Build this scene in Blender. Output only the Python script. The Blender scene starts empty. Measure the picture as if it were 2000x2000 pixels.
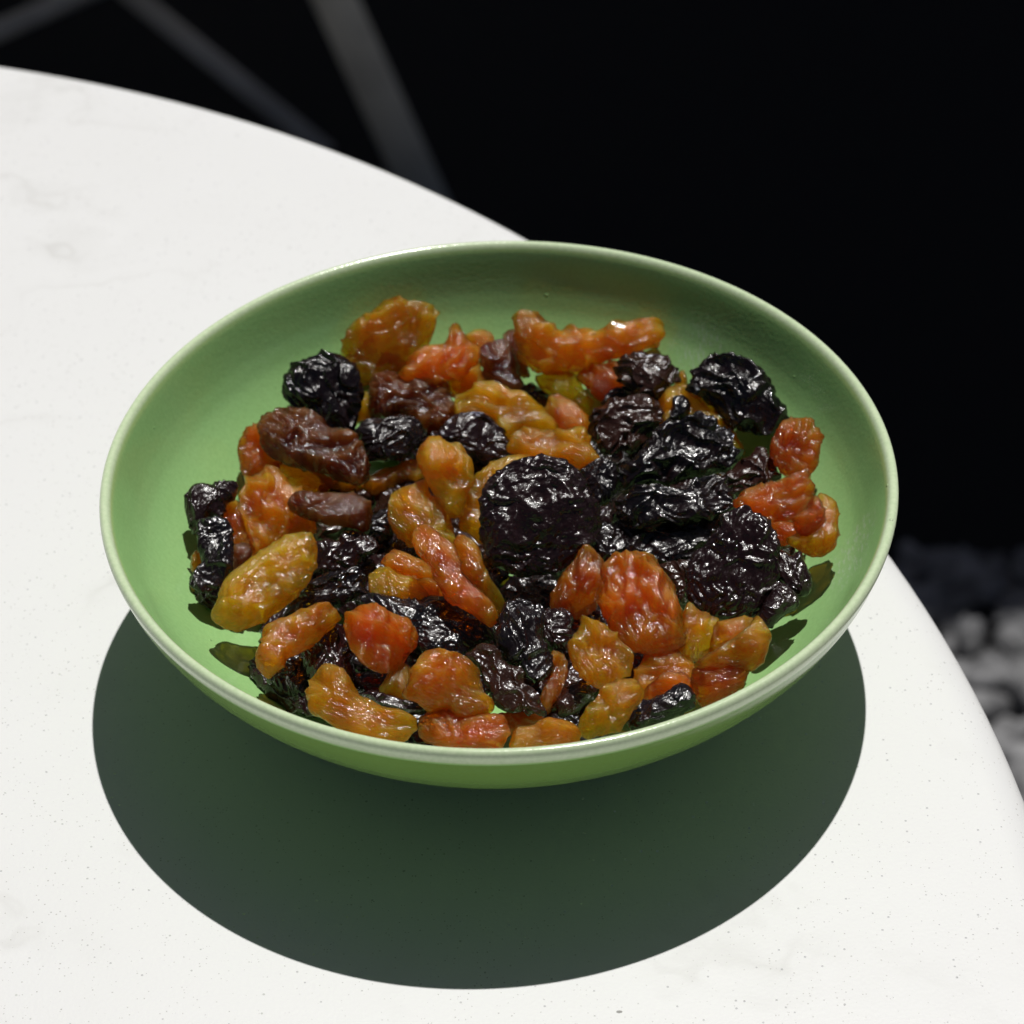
import bpy, bmesh, math, random
import numpy as np
from mathutils import Vector, Matrix

S = bpy.context.scene
COL = S.collection
R = math.radians

# ------------------------------------------------------------------ camera
# metres; the table top is z = 0, the bowl stands at the origin, the ground lies at z = GZ
GZ = -0.74
ELEV, DIST, FPX = 0.70449, 0.474732, 5700.0
RIM_Z, RIM_R = 0.03724, 0.065
CAM = Vector((0.0, -DIST * math.cos(ELEV), RIM_Z + DIST * math.sin(ELEV)))
CX = Vector((0.99950693, -0.02365335, -0.02065005))
CY = Vector((0.03110863, 0.65671984, 0.75349273))
CZ = Vector((0.00426133, 0.7537636, -0.65713186))      # viewing direction
cd = bpy.data.cameras.new("camera")
cam = bpy.data.objects.new("camera", cd)
COL.objects.link(cam)
cam.matrix_world = Matrix(((CX.x, CY.x, -CZ.x, CAM.x), (CX.y, CY.y, -CZ.y, CAM.y), (CX.z, CY.z, -CZ.z, CAM.z), (0, 0, 0, 1)))
cd.sensor_width = 36.0
cd.sensor_fit = 'HORIZONTAL'
cd.lens = 36.0 * FPX / 2000.0
cd.clip_start, cd.clip_end = 0.02, 200.0
cd.dof.use_dof = True
cd.dof.focus_distance = 0.455
cd.dof.aperture_fstop = 29.0
cd.dof.aperture_blades = 0
S.camera = cam

# ------------------------------------------------------------------ daylight
SUN_DIR = Vector((0.0044, 0.0119, 0.03724)).normalized()     # towards the sun
el = math.asin(SUN_DIR.z)
az = math.atan2(SUN_DIR.x, SUN_DIR.y)
W = bpy.data.worlds.new("World")
S.world = W
W.use_nodes = True
wn = W.node_tree
bg = wn.nodes["Background"]
sky = wn.nodes.new("ShaderNodeTexSky")
sky.sky_type = 'NISHITA'
sky.sun_disc = False
sky.sun_elevation = el
sky.sun_rotation = az
sky.air_density = 0.26
sky.dust_density = 0.9
sky.ozone_density = 0.3
wn.links.new(sky.outputs[0], bg.inputs[0])
bg.inputs[1].default_value = 0.05
sd = bpy.data.lights.new("sun", 'SUN')
sd.energy = 5.0
sd.angle = R(0.5)
sd.color = (1.0, 0.978, 0.945)
sun = bpy.data.objects.new("sun", sd)
COL.objects.link(sun)
sun.rotation_euler = SUN_DIR.to_track_quat('Z', 'Y').to_euler()
sun.location = SUN_DIR * 3

S.view_settings.view_transform = 'Standard'
S.view_settings.look = 'None'
S.view_settings.gamma = 1.0
S.view_settings.exposure = -0.52
S.render.engine = 'CYCLES'
S.cycles.use_denoising = True
S.cycles.max_bounces = 64
S.cycles.diffuse_bounces = 6
S.cycles.glossy_bounces = 5
S.cycles.transmission_bounces = 8
S.cycles.volume_bounces = 48
S.cycles.transparent_max_bounces = 28
S.cycles.sample_clamp_indirect = 4.0
S.cycles.caustics_reflective = False
S.cycles.caustics_refractive = False


# ------------------------------------------------------------------ helpers
def link(name, me, parent=None):
    o = bpy.data.objects.new(name, me)
    COL.objects.link(o)
    if parent:
        o.parent = parent
    return o


def tag(o, label=None, cat=None, group=None, kind=None):
    if label: o["label"] = label
    if cat: o["category"] = cat
    if group: o["group"] = group
    if kind: o["kind"] = kind
    return o


def mesh_np(name, co, faces, mat, smooth=True):
    me = bpy.data.meshes.new(name)
    co = np.asarray(co, np.float32)
    faces = np.asarray(faces, np.int32)
    k = faces.shape[1]
    me.vertices.add(len(co))
    me.vertices.foreach_set("co", co.ravel())
    me.loops.add(faces.size)
    me.loops.foreach_set("vertex_index", faces.ravel())
    me.polygons.add(len(faces))
    me.polygons.foreach_set("loop_start", np.arange(len(faces), dtype=np.int32) * k)
    me.polygons.foreach_set("use_smooth", np.full(len(faces), smooth))
    me.update(calc_edges=True)
    me.validate()
    if mat: me.materials.append(mat)
    return me


def lathe(name, prof, n, mat):
    """Surface of revolution of an open (r, z) profile; the profile runs so that normals point out."""
    prof = np.asarray(prof, float)
    a = np.linspace(0, 2 * np.pi, n, endpoint=False)
    m = len(prof)
    co = np.zeros((m, n, 3))
    co[:, :, 0] = prof[:, 0:1] * np.cos(a)
    co[:, :, 1] = prof[:, 0:1] * np.sin(a)
    co[:, :, 2] = prof[:, 1:2]
    i, j = np.meshgrid(np.arange(m - 1), np.arange(n), indexing='ij')
    j2 = (j + 1) % n
    f = np.stack([i * n + j, i * n + j2, (i + 1) * n + j2, (i + 1) * n + j], -1).reshape(-1, 4)
    return mesh_np(name, co.reshape(-1, 3), f, mat)


def smooth_prof(pts, per=8):
    """Catmull-Rom through the points."""
    P = np.asarray(pts, float)
    Q = np.vstack([2 * P[0] - P[1], P, 2 * P[-1] - P[-2]])
    out = []
    for k in range(1, len(Q) - 2):
        p0, p1, p2, p3 = Q[k - 1], Q[k], Q[k + 1], Q[k + 2]
        for t in np.linspace(0, 1, per, endpoint=False):
            out.append(0.5 * ((2 * p1) + (-p0 + p2) * t + (2 * p0 - 5 * p1 + 4 * p2 - p3) * t * t + (-p0 + 3 * p1 - 3 * p2 + p3) * t ** 3))
    out.append(P[-1])
    return np.array(out)


def box(bm, lo, hi):
    vs = [bm.verts.new((x, y, z)) for x in (lo[0], hi[0]) for y in (lo[1], hi[1]) for z in (lo[2], hi[2])]
    for q in ((0, 1, 3, 2), (4, 6, 7, 5), (0, 4, 5, 1), (2, 3, 7, 6), (0, 2, 6, 4), (1, 5, 7, 3)):
        bm.faces.new([vs[k] for k in q])


def bm_obj(name, bm, mat, parent=None, bevel=0.0):
    if bevel:
        bmesh.ops.bevel(bm, geom=list(bm.edges), offset=bevel, segments=2, affect='EDGES', profile=0.6)
    bmesh.ops.recalc_face_normals(bm, faces=bm.faces)
    me = bpy.data.meshes.new(name)
    bm.to_mesh(me)
    bm.free()
    me.materials.append(mat)
    for p in me.polygons: p.use_smooth = False
    return link(name, me, parent)


def tube(name, pts, rad, mat, parent=None, n=16, flat=1.0):
    """A round or oval bar along a polyline, capped."""
    bm = bmesh.new()
    rings = []
    P = [Vector(p) for p in pts]
    for k, p in enumerate(P):
        t = (P[min(k + 1, len(P) - 1)] - P[max(k - 1, 0)]).normalized()
        s = t.cross(Vector((0, 1, 0)))
        s.normalize()
        u = s.cross(t)
        rr = rad[k] if hasattr(rad, '__len__') else rad
        rings.append([bm.verts.new(p + rr * (math.cos(2 * math.pi * i / n) * s + flat * math.sin(2 * math.pi * i / n) * u)) for i in range(n)])
    for a, b in zip(rings, rings[1:]):
        for i in range(n):
            bm.faces.new((a[i], a[(i + 1) % n], b[(i + 1) % n], b[i]))
    bm.faces.new(rings[0]); bm.faces.new(rings[-1])
    bmesh.ops.recalc_face_normals(bm, faces=bm.faces)
    me = bpy.data.meshes.new(name)
    bm.to_mesh(me); bm.free()
    me.materials.append(mat)
    for p in me.polygons: p.use_smooth = len(p.vertices) == 4
    return link(name, me, parent)


# numpy gradient noise -------------------------------------------------
_rs = np.random.RandomState(7)
_perm = np.concatenate([_rs.permutation(256)] * 3)
_g = _rs.normal(size=(256, 3))
_g /= np.linalg.norm(_g, axis=1)[:, None]


def noise(p):
    i = np.floor(p).astype(np.int64)
    f = p - i
    i &= 255
    w = f * f * f * (f * (f * 6 - 15) + 10)
    tot = 0
    for dx in (0, 1):
        for dy in (0, 1):
            for dz in (0, 1):
                h = _perm[_perm[_perm[i[:, 0] + dx] + i[:, 1] + dy] + i[:, 2] + dz]
                g = _g[h]
                d = f - np.array([dx, dy, dz])
                v = (g * d).sum(1)
                wx = w[:, 0] if dx else 1 - w[:, 0]
                wy = w[:, 1] if dy else 1 - w[:, 1]
                wz = w[:, 2] if dz else 1 - w[:, 2]
                tot = tot + v * wx * wy * wz
    return tot * 1.5


# material helpers -----------------------------------------------------
def mat_new(name):
    m = bpy.data.materials.new(name)
    m.use_nodes = True
    nt = m.node_tree
    return m, nt, nt.nodes["Principled BSDF"]


def N(nt, t, **kw):
    n = nt.nodes.new(t)
    for k, v in kw.items():
        if k in n.inputs.keys():
            n.inputs[k].default_value = v
        else:
            setattr(n, k, v)
    return n


def ramp(nt, fac, stops, interp='LINEAR'):
    r = nt.nodes.new("ShaderNodeValToRGB")
    r.color_ramp.interpolation = interp
    e = r.color_ramp.elements
    while len(e) < len(stops): e.new(0.5)
    for q, (p, c) in zip(e, stops):
        q.position = p
        q.color = (c, c, c, 1) if not hasattr(c, '__len__') else tuple(c) + (1,)
    nt.links.new(fac, r.inputs[0])
    return r.outputs[0]


def mixc(nt, fac, a, b, mode='MIX'):
    n = nt.nodes.new("ShaderNodeMix")
    n.data_type = 'RGBA'
    n.blend_type = mode
    for sock, v in ((n.inputs[0], fac), (n.inputs[6], a), (n.inputs[7], b)):
        if isinstance(v, (int, float)): sock.default_value = v
        elif isinstance(v, tuple): sock.default_value = v + (1,) if len(v) == 3 else v
        else: nt.links.new(v, sock)
    return n.outputs[2]


def math_(nt, op, a, b=None, clamp=False):
    n = nt.nodes.new("ShaderNodeMath")
    n.operation = op
    n.use_clamp = clamp
    for k, v in enumerate((a, b)):
        if v is None: continue
        if isinstance(v, (int, float)): n.inputs[k].default_value = v
        else: nt.links.new(v, n.inputs[k])
    return n.outputs[0]


def coords(nt, kind="Object"):
    return nt.nodes.new("ShaderNodeTexCoord").outputs[kind]


def mapped(nt, vec, scale=(1, 1, 1), rot=(0, 0, 0), loc=(0, 0, 0)):
    m = nt.nodes.new("ShaderNodeMapping")
    m.inputs['Scale'].default_value = scale
    m.inputs['Rotation'].default_value = rot
    m.inputs['Location'].default_value = loc
    nt.links.new(vec, m.inputs['Vector'])
    return m.outputs[0]


def tex(nt, kind, vec, out=0, **kw):
    n = N(nt, kind, **kw)
    nt.links.new(vec, n.inputs['Vector'])
    return n.outputs[out]


def bump(nt, h, strength, dist, normal=None):
    b = N(nt, "ShaderNodeBump", Strength=strength, Distance=dist)
    nt.links.new(h, b.inputs['Height'])
    if normal: nt.links.new(normal, b.inputs['Normal'])
    return b.outputs[0]


# ------------------------------------------------------------------ materials
def make_stone():
    m, nt, b = mat_new("pale_quartz")
    v = coords(nt)
    base = (0.80, 0.805, 0.80)
    cloud = tex(nt, "ShaderNodeTexNoise", v, Scale=14.0, Detail=6.0, Roughness=0.6)
    c = mixc(nt, ramp(nt, cloud, ((0.35, 0.0), (0.75, 0.35))), base, (0.74, 0.74, 0.725))
    # veins: thin warped lines that run a little slantwise
    warp = N(nt, "ShaderNodeTexNoise", Scale=9.0, Detail=5.0, Roughness=0.62)
    nt.links.new(v, warp.inputs['Vector'])
    sub = N(nt, "ShaderNodeVectorMath", operation='MULTIPLY_ADD')
    nt.links.new(warp.outputs['Color'], sub.inputs[0])
    sub.inputs[1].default_value = (0.16, 0.16, 0.16)
    nt.links.new(v, sub.inputs[2])
    vv = mapped(nt, sub.outputs[0], scale=(1, 2.4, 1), rot=(0, 0, R(-14)))
    n1 = tex(nt, "ShaderNodeTexNoise", vv, Scale=8.0, Detail=3.0, Roughness=0.45)
    line = math_(nt, 'ABSOLUTE', math_(nt, 'SUBTRACT', n1, 0.5))
    vein = ramp(nt, line, ((0.0, 0.32), (0.012, 0.10), (0.045, 0.0)))
    patch = ramp(nt, tex(nt, "ShaderNodeTexNoise", v, Scale=16.0, Detail=2.0), ((0.46, 0.0), (0.66, 1.0)))
    c = mixc(nt, math_(nt, 'MULTIPLY', vein, patch), c, (0.46, 0.45, 0.42))
    # fine dark specks, a few larger ones
    vo = N(nt, "ShaderNodeTexVoronoi", Scale=2000.0)
    nt.links.new(v, vo.inputs['Vector'])
    rnd = N(nt, "ShaderNodeSeparateColor")
    nt.links.new(vo.outputs['Color'], rnd.inputs[0])
    dot = math_(nt, 'LESS_THAN', vo.outputs['Distance'], math_(nt, 'MULTIPLY', rnd.outputs[0], 0.30))
    dot = math_(nt, 'MULTIPLY', dot, math_(nt, 'GREATER_THAN', rnd.outputs[1], 0.72))
    dens = ramp(nt, tex(nt, "ShaderNodeTexNoise", v, Scale=30.0, Detail=3.0), ((0.35, 0.15), (0.7, 0.75)))
    c = mixc(nt, math_(nt, 'MULTIPLY', dot, dens), c, (0.30, 0.29, 0.26))
    v2 = N(nt, "ShaderNodeTexVoronoi", Scale=170.0)
    nt.links.new(mapped(nt, v, scale=(1, 1.7, 1), rot=(0, 0, 0.4)), v2.inputs['Vector'])
    r2 = N(nt, "ShaderNodeSeparateColor")
    nt.links.new(v2.outputs['Color'], r2.inputs[0])
    big = math_(nt, 'MULTIPLY', math_(nt, 'LESS_THAN', v2.outputs['Distance'], math_(nt, 'MULTIPLY', r2.outputs[2], 0.10)), math_(nt, 'GREATER_THAN', r2.outputs[1], 0.985))
    c = mixc(nt, math_(nt, 'MULTIPLY', big, 0.8), c, (0.16, 0.155, 0.14))
    nt.links.new(c, b.inputs['Base Color'])
    # mica flakes: little mirrors set at their own angles in the stone
    v3 = N(nt, "ShaderNodeTexVoronoi", Scale=800.0)
    nt.links.new(v, v3.inputs['Vector'])
    r3 = N(nt, "ShaderNodeSeparateColor")
    nt.links.new(v3.outputs['Color'], r3.inputs[0])
    fl = math_(nt, 'MULTIPLY', math_(nt, 'LESS_THAN', v3.outputs['Distance'], 0.16), math_(nt, 'GREATER_THAN', r3.outputs[0], 0.85))
    geo = N(nt, "ShaderNodeNewGeometry")
    tilt = N(nt, "ShaderNodeVectorMath", operation='MULTIPLY_ADD')
    cen = N(nt, "ShaderNodeVectorMath", operation='SUBTRACT')
    nt.links.new(v3.outputs['Color'], cen.inputs[0])
    cen.inputs[1].default_value = (0.5, 0.5, 0.5)
    nt.links.new(cen.outputs[0], tilt.inputs[0])
    tilt.inputs[1].default_value = (1.1, 1.1, 0.0)
    nt.links.new(geo.outputs['Normal'], tilt.inputs[2])
    nrm = N(nt, "ShaderNodeVectorMath", operation='NORMALIZE')
    nt.links.new(tilt.outputs[0], nrm.inputs[0])
    nb = bump(nt, tex(nt, "ShaderNodeTexNoise", v, Scale=1500.0, Detail=2.0), 0.12, 0.0003)
    nt.links.new(nb, b.inputs['Normal'])
    b.inputs['Roughness'].default_value = 0.42
    b.inputs['Specular IOR Level'].default_value = 0.35
    flake = N(nt, "ShaderNodeBsdfGlossy", Roughness=0.25)
    flake.inputs['Color'].default_value = (0.85, 0.85, 0.85, 1)
    nt.links.new(nrm.outputs[0], flake.inputs['Normal'])
    mx = N(nt, "ShaderNodeMixShader")
    nt.links.new(math_(nt, 'MULTIPLY', fl, 0.35), mx.inputs[0])
    nt.links.new(b.outputs[0], mx.inputs[1])
    nt.links.new(flake.outputs[0], mx.inputs[2])
    nt.links.new(mx.outputs[0], nt.nodes["Material Output"].inputs[0])
    return m


def make_glaze(name, g1, g2):
    m, nt, b = mat_new(name)
    v = coords(nt)
    a = N(nt, "ShaderNodeAttribute", attribute_name="glaze")
    green = mixc(nt, ramp(nt, tex(nt, "ShaderNodeTexNoise", v, Scale=45.0, Detail=3.0), ((0.3, 0.0), (0.8, 1.0))), g1, g2)
    pale = (0.64, 0.755, 0.50)
    mid = (0.42, 0.60, 0.24)
    c = mixc(nt, ramp(nt, a.outputs['Fac'], ((0.0, 0.0), (0.5, 1.0))), green, mid)
    c = mixc(nt, ramp(nt, a.outputs['Fac'], ((0.5, 0.0), (1.0, 1.0))), c, pale)
    # mottling of the glaze
    fine = tex(nt, "ShaderNodeTexNoise", v, Scale=1400.0, Detail=3.0, Roughness=0.6)
    c = mixc(nt, ramp(nt, fine, ((0.35, 0.0), (0.7, 0.22))), c, (0.20, 0.40, 0.12), 'MIX')
    # thin pale cutlery scratches and pinholes
    vs = mapped(nt, v, scale=(1, 0.16, 1), rot=(0, 0, R(35)))
    sc = N(nt, "ShaderNodeTexVoronoi", Scale=260.0)
    nt.links.new(vs, sc.inputs['Vector'])
    sr = N(nt, "ShaderNodeSeparateColor")
    nt.links.new(sc.outputs['Color'], sr.inputs[0])
    scr = math_(nt, 'MULTIPLY', math_(nt, 'LESS_THAN', sc.outputs['Distance'], 0.035), math_(nt, 'GREATER_THAN', sr.outputs[0], 0.93))
    c = mixc(nt, math_(nt, 'MULTIPLY', scr, 0.5), c, (0.7, 0.75, 0.65))
    smear_reflection = None
    for (sx, sy, sz, rad_, ang) in SMEAR_REFLECTIONS:
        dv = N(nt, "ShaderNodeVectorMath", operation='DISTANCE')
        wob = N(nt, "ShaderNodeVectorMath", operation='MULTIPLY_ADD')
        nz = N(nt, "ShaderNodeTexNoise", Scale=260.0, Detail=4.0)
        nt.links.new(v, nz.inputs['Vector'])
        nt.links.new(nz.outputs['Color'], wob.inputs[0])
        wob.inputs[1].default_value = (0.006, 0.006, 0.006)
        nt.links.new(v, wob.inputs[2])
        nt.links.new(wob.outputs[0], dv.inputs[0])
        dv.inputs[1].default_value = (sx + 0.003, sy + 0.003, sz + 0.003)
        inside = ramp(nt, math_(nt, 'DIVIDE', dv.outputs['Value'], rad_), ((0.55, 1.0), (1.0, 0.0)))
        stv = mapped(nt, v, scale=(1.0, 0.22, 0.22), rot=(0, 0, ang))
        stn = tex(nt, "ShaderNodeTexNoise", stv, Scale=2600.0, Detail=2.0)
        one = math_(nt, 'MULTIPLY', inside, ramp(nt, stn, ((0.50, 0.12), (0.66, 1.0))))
        smear_reflection = one if smear_reflection is None else math_(nt, 'MAXIMUM', smear_reflection, one)
    c = mixc(nt, math_(nt, 'MULTIPLY', smear_reflection, 0.35), c, (0.62, 0.70, 0.60))
    nt.links.new(c, b.inputs['Base Color'])
    rough = ramp(nt, tex(nt, "ShaderNodeTexNoise", v, Scale=60.0, Detail=3.0), ((0.3, 0.13), (0.75, 0.24)))
    nt.links.new(rough, b.inputs['Roughness'])
    b.inputs['IOR'].default_value = 1.5
    h = tex(nt, "ShaderNodeTexNoise", v, Scale=1300.0, Detail=2.0, Roughness=0.5)
    pv_ = N(nt, "ShaderNodeTexVoronoi", Scale=190.0)
    nt.links.new(v, pv_.inputs['Vector'])
    pr_ = N(nt, "ShaderNodeSeparateColor")
    nt.links.new(pv_.outputs['Color'], pr_.inputs[0])
    grit = math_(nt, 'MULTIPLY', ramp(nt, pv_.outputs['Distance'], ((0.03, 1.0), (0.075, 0.0))), math_(nt, 'GREATER_THAN', pr_.outputs[0], 0.82))
    nb = bump(nt, h, 0.075, 0.0004)
    nt.links.new(bump(nt, grit, 0.5, 0.0004, nb), b.inputs['Normal'])
    return m


def make_raisin(name, dark):
    m, nt, b = mat_new(name)
    v = coords(nt)
    oi = N(nt, "ShaderNodeObjectInfo")
    col, alpha = oi.outputs['Color'], oi.outputs['Alpha']
    vo = N(nt, "ShaderNodeVectorMath", operation='ADD')
    nt.links.new(v, vo.inputs[0])
    sh = N(nt, "ShaderNodeCombineXYZ")
    nt.links.new(oi.outputs['Random'], sh.inputs[0])
    nt.links.new(oi.outputs['Random'], sh.inputs[1])
    nt.links.new(sh.outputs[0], vo.inputs[1])
    v = vo.outputs[0]
    blot = tex(nt, "ShaderNodeTexNoise", v, Scale=230.0, Detail=4.0, Roughness=0.6)
    fine = tex(nt, "ShaderNodeTexNoise", v, Scale=1500.0, Detail=3.0, Roughness=0.65)
    if not dark:
        deep = mixc(nt, 1.0, col, (0.62, 0.36, 0.30), 'MULTIPLY')
        light = mixc(nt, 0.22, col, (0.95, 0.55, 0.08))
        c = mixc(nt, ramp(nt, blot, ((0.34, 1.0), (0.52, 0.0))), col, deep)
        c = mixc(nt, ramp(nt, blot, ((0.52, 0.0), (0.72, 0.8))), c, light)
        # tiny dark pores
        vp = N(nt, "ShaderNodeTexVoronoi", Scale=420.0)
        nt.links.new(v, vp.inputs['Vector'])
        pr = N(nt, "ShaderNodeSeparateColor")
        nt.links.new(vp.outputs['Color'], pr.inputs[0])
        pore = math_(nt, 'MULTIPLY', math_(nt, 'LESS_THAN', vp.outputs['Distance'], 0.14), math_(nt, 'GREATER_THAN', pr.outputs[0], 0.9))
        c = mixc(nt, math_(nt, 'MULTIPLY', pore, 0.7), c, (0.10, 0.02, 0.005))
        nt.links.new(c, b.inputs['Base Color'])
        b.subsurface_method = 'RANDOM_WALK'
        b.inputs['Subsurface Weight'].default_value = 1.0
        b.inputs['Subsurface Radius'].default_value = (1.0, 0.42, 0.10)
        nt.links.new(math_(nt, 'MULTIPLY', alpha, 0.0065), b.inputs['Subsurface Scale'])
        rr = ((0.3, 0.10), (0.75, 0.22))
        b.inputs['Specular IOR Level'].default_value = 0.55
    else:
        c = mixc(nt, ramp(nt, blot, ((0.35, 0.0), (0.75, 0.8))), col, mixc(nt, 0.4, col, (0.03, 0.006, 0.006)))
        # powdery bloom left on the skin
        bl = ramp(nt, tex(nt, "ShaderNodeTexNoise", v, Scale=420.0, Detail=5.0, Roughness=0.7), ((0.55, 0.0), (0.80, 0.2)))
        c = mixc(nt, bl, c, (0.024, 0.021, 0.026))
        nt.links.new(c, b.inputs['Base Color'])
        b.inputs['Specular IOR Level'].default_value = 0.5
        rr = ((0.3, 0.13), (0.8, 0.38))
    nt.links.new(ramp(nt, blot, rr), b.inputs['Roughness'])
    crk = tex(nt, "ShaderNodeTexNoise", mapped(nt, v, scale=(0.6, 1.2, 1.0)), Scale=620.0, Detail=3.0, Roughness=0.55)
    nb = bump(nt, math_(nt, 'ABSOLUTE', math_(nt, 'SUBTRACT', crk, 0.5)), 0.35 if dark else 0.62, 0.0012)
    nb = bump(nt, fine, 0.28 if dark else 0.42, 0.0004, nb)
    nt.links.new(nb, b.inputs['Normal'])
    b.inputs['Coat Weight'].default_value = 0.35
    b.inputs['Coat Roughness'].default_value = 0.07
    nt.links.new(nb, b.inputs['Coat Normal'])
    if not dark:
        # clear skin over a scattering, light-absorbing flesh
        tr = N(nt, "ShaderNodeBsdfTransparent")
        pig = tex(nt, "ShaderNodeTexNoise", mapped(nt, v, scale=(0.7, 1.2, 1.0)), Scale=330.0, Detail=4.0, Roughness=0.55)
        tint = mixc(nt, 0.45, (0.88, 0.66, 0.34), col)
        nt.links.new(mixc(nt, ramp(nt, pig, ((0.42, 0.0), (0.66, 0.85))), (1.0, 0.98, 0.93), tint), tr.inputs[0])
        gl = N(nt, "ShaderNodeBsdfGlossy")
        nt.links.new(ramp(nt, blot, ((0.3, 0.05), (0.75, 0.13))), gl.inputs['Roughness'])
        nt.links.new(nb, gl.inputs['Normal'])
        fr = N(nt, "ShaderNodeFresnel", IOR=1.5)
        nt.links.new(nb, fr.inputs['Normal'])
        clear = N(nt, "ShaderNodeMixShader")
        nt.links.new(fr.outputs[0], clear.inputs[0])
        nt.links.new(tr.outputs[0], clear.inputs[1])
        nt.links.new(gl.outputs[0], clear.inputs[2])
        mx = N(nt, "ShaderNodeMixShader")
        # cloudier where the skin is thick, and for the browner raisins
        cloud = math_(nt, 'MULTIPLY_ADD', blot, -0.18)
        cloud.node.inputs[2].default_value = 1.0
        nt.links.new(math_(nt, 'MULTIPLY', cloud, alpha, True), mx.inputs[0])
        nt.links.new(b.outputs[0], mx.inputs[1])
        nt.links.new(clear.outputs[0], mx.inputs[2])
        out = nt.nodes["Material Output"]
        nt.links.new(mx.outputs[0], out.inputs['Surface'])
        vs = N(nt, "ShaderNodeVolumeScatter", Density=430.0, Anisotropy=0.0)
        va = N(nt, "ShaderNodeVolumeAbsorption", Density=3500.0)
        gm = N(nt, "ShaderNodeGamma", Gamma=0.12)
        nt.links.new(col, gm.inputs[0])
        vs.inputs['Color'].default_value = (1.0, 0.98, 0.95, 1)
        nt.links.new(gm.outputs[0], va.inputs['Color'])
        ad = N(nt, "ShaderNodeAddShader")
        nt.links.new(vs.outputs[0], ad.inputs[0]); nt.links.new(va.outputs[0], ad.inputs[1])
        nt.links.new(ad.outputs[0], out.inputs['Volume'])
    return m


def make_flat(name, c, rough=0.6, metal=0.0, c2=None, scale=20.0):
    m, nt, b = mat_new(name)
    v = coords(nt)
    n = tex(nt, "ShaderNodeTexNoise", v, Scale=scale, Detail=5.0, Roughness=0.6)
    nt.links.new(mixc(nt, ramp(nt, n, ((0.35, 0.0), (0.7, 1.0))), c, c2 or tuple(0.75 * q for q in c)), b.inputs['Base Color'])
    b.inputs['Roughness'].default_value = rough
    b.inputs['Metallic'].default_value = metal
    return m


SMEAR_REFLECTIONS = ((0.0583, -0.0100, 0.0270, 0.0085, R(10)), (0.0368, 0.0465, 0.0274, 0.0065, R(-35)))  # right patch a dried smear; back one a sky reflection painted pale
M_STONE = make_stone()
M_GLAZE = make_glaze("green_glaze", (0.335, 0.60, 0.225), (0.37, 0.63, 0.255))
M_GLAZE_SHADED = make_glaze("shaded_green_glaze", (0.172, 0.305, 0.064), (0.19, 0.325, 0.072))  # same glaze darkened: shade on the outside put into the colour
M_GOLD = make_raisin("amber_raisin_flesh", False)
M_DARK = make_raisin("black_raisin_skin", True)
M_SHADED_GROUND = make_flat("shade_dark_ground", (0.0034, 0.0038, 0.0036), 0.95, scale=6.0)
M_PEBBLE = make_flat("grey_pebble", (0.30, 0.30, 0.305), 0.8, c2=(0.03, 0.03, 0.032), scale=42.0)
M_CHAIR = make_flat("grey_paint", (0.80, 0.76, 0.66), 0.5, scale=30.0)
M_STEEL = make_flat("blue_grey_steel", (0.42, 0.41, 0.39), 0.4, scale=30.0)
M_SHADE_COVER = make_flat("dark_cover", (0.03, 0.03, 0.032), 0.9)
M_IRON = make_flat("black_iron", (0.02, 0.02, 0.02), 0.5)


# ------------------------------------------------------------------ pixel rays of the photograph (2000 x 2000)
def ray(px, py):
    d = CX * ((px - 1000) / FPX) - CY * ((py - 1000) / FPX) + CZ
    return d.normalized()


def on_plane(px, py, z):
    d = ray(px, py)
    return CAM + d * ((z - CAM.z) / d.z)


# ------------------------------------------------------------------ the setting
M_BOUNCE_GROUND = make_flat("pale_bounce_ground", (0.58, 0.56, 0.51), 0.9, scale=8.0)


def sheet(name, x0, y0, x1, y1, z, mat):
    bm = bmesh.new()
    bm.faces.new([bm.verts.new(p) for p in ((x0, y0, z), (x1, y0, z), (x1, y1, z), (x0, y1, z))])
    return tag(bm_obj(name, bm, mat), kind='structure')


sheet("ground", -60, -60, 60, 60, GZ - 0.004, M_BOUNCE_GROUND)  # added pale surround out of view, bounces sunlight onto the chair leg
sheet("shaded_ground", -0.62, 0.3, 1.0, 1.62, GZ, M_SHADED_GROUND)  # dark sheet under the visible floor, its shade put into the colour

# pebbles beyond the table on the side where the ground shows
rng = np.random.RandomState(3)
bm = bmesh.new()
bmesh.ops.create_icosphere(bm, subdivisions=2, radius=1.0)
pv = np.array([v.co[:] for v in bm.verts]); pf = np.array([[v.index for v in f.verts] for f in bm.faces])
bm.free()
P, F = [], []
for k in range(5200):
    x = rng.uniform(0.10, 0.85); y = rng.uniform(0.2, 0.83)
    s = 0.0035 + 0.012 * rng.uniform() ** 2
    q = pv * (1 + 0.45 * noise(pv * 1.3 + k * 3.7))[:, None] * np.array([1, rng.uniform(0.45, 1), rng.uniform(0.35, 0.7)]) * s
    a = rng.uniform(0, 6.3); ca, sa = math.cos(a), math.sin(a)
    q = np.stack([q[:, 0] * ca - q[:, 1] * sa, q[:, 0] * sa + q[:, 1] * ca, q[:, 2]], 1)
    q += (x, y, GZ + s * rng.uniform(0.25, 0.9))
    F.append(pf + k * len(pv)); P.append(q)
tag(link("pebbles", mesh_np("pebbles", np.vstack(P), np.vstack(F), M_PEBBLE)), kind='stuff')

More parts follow.
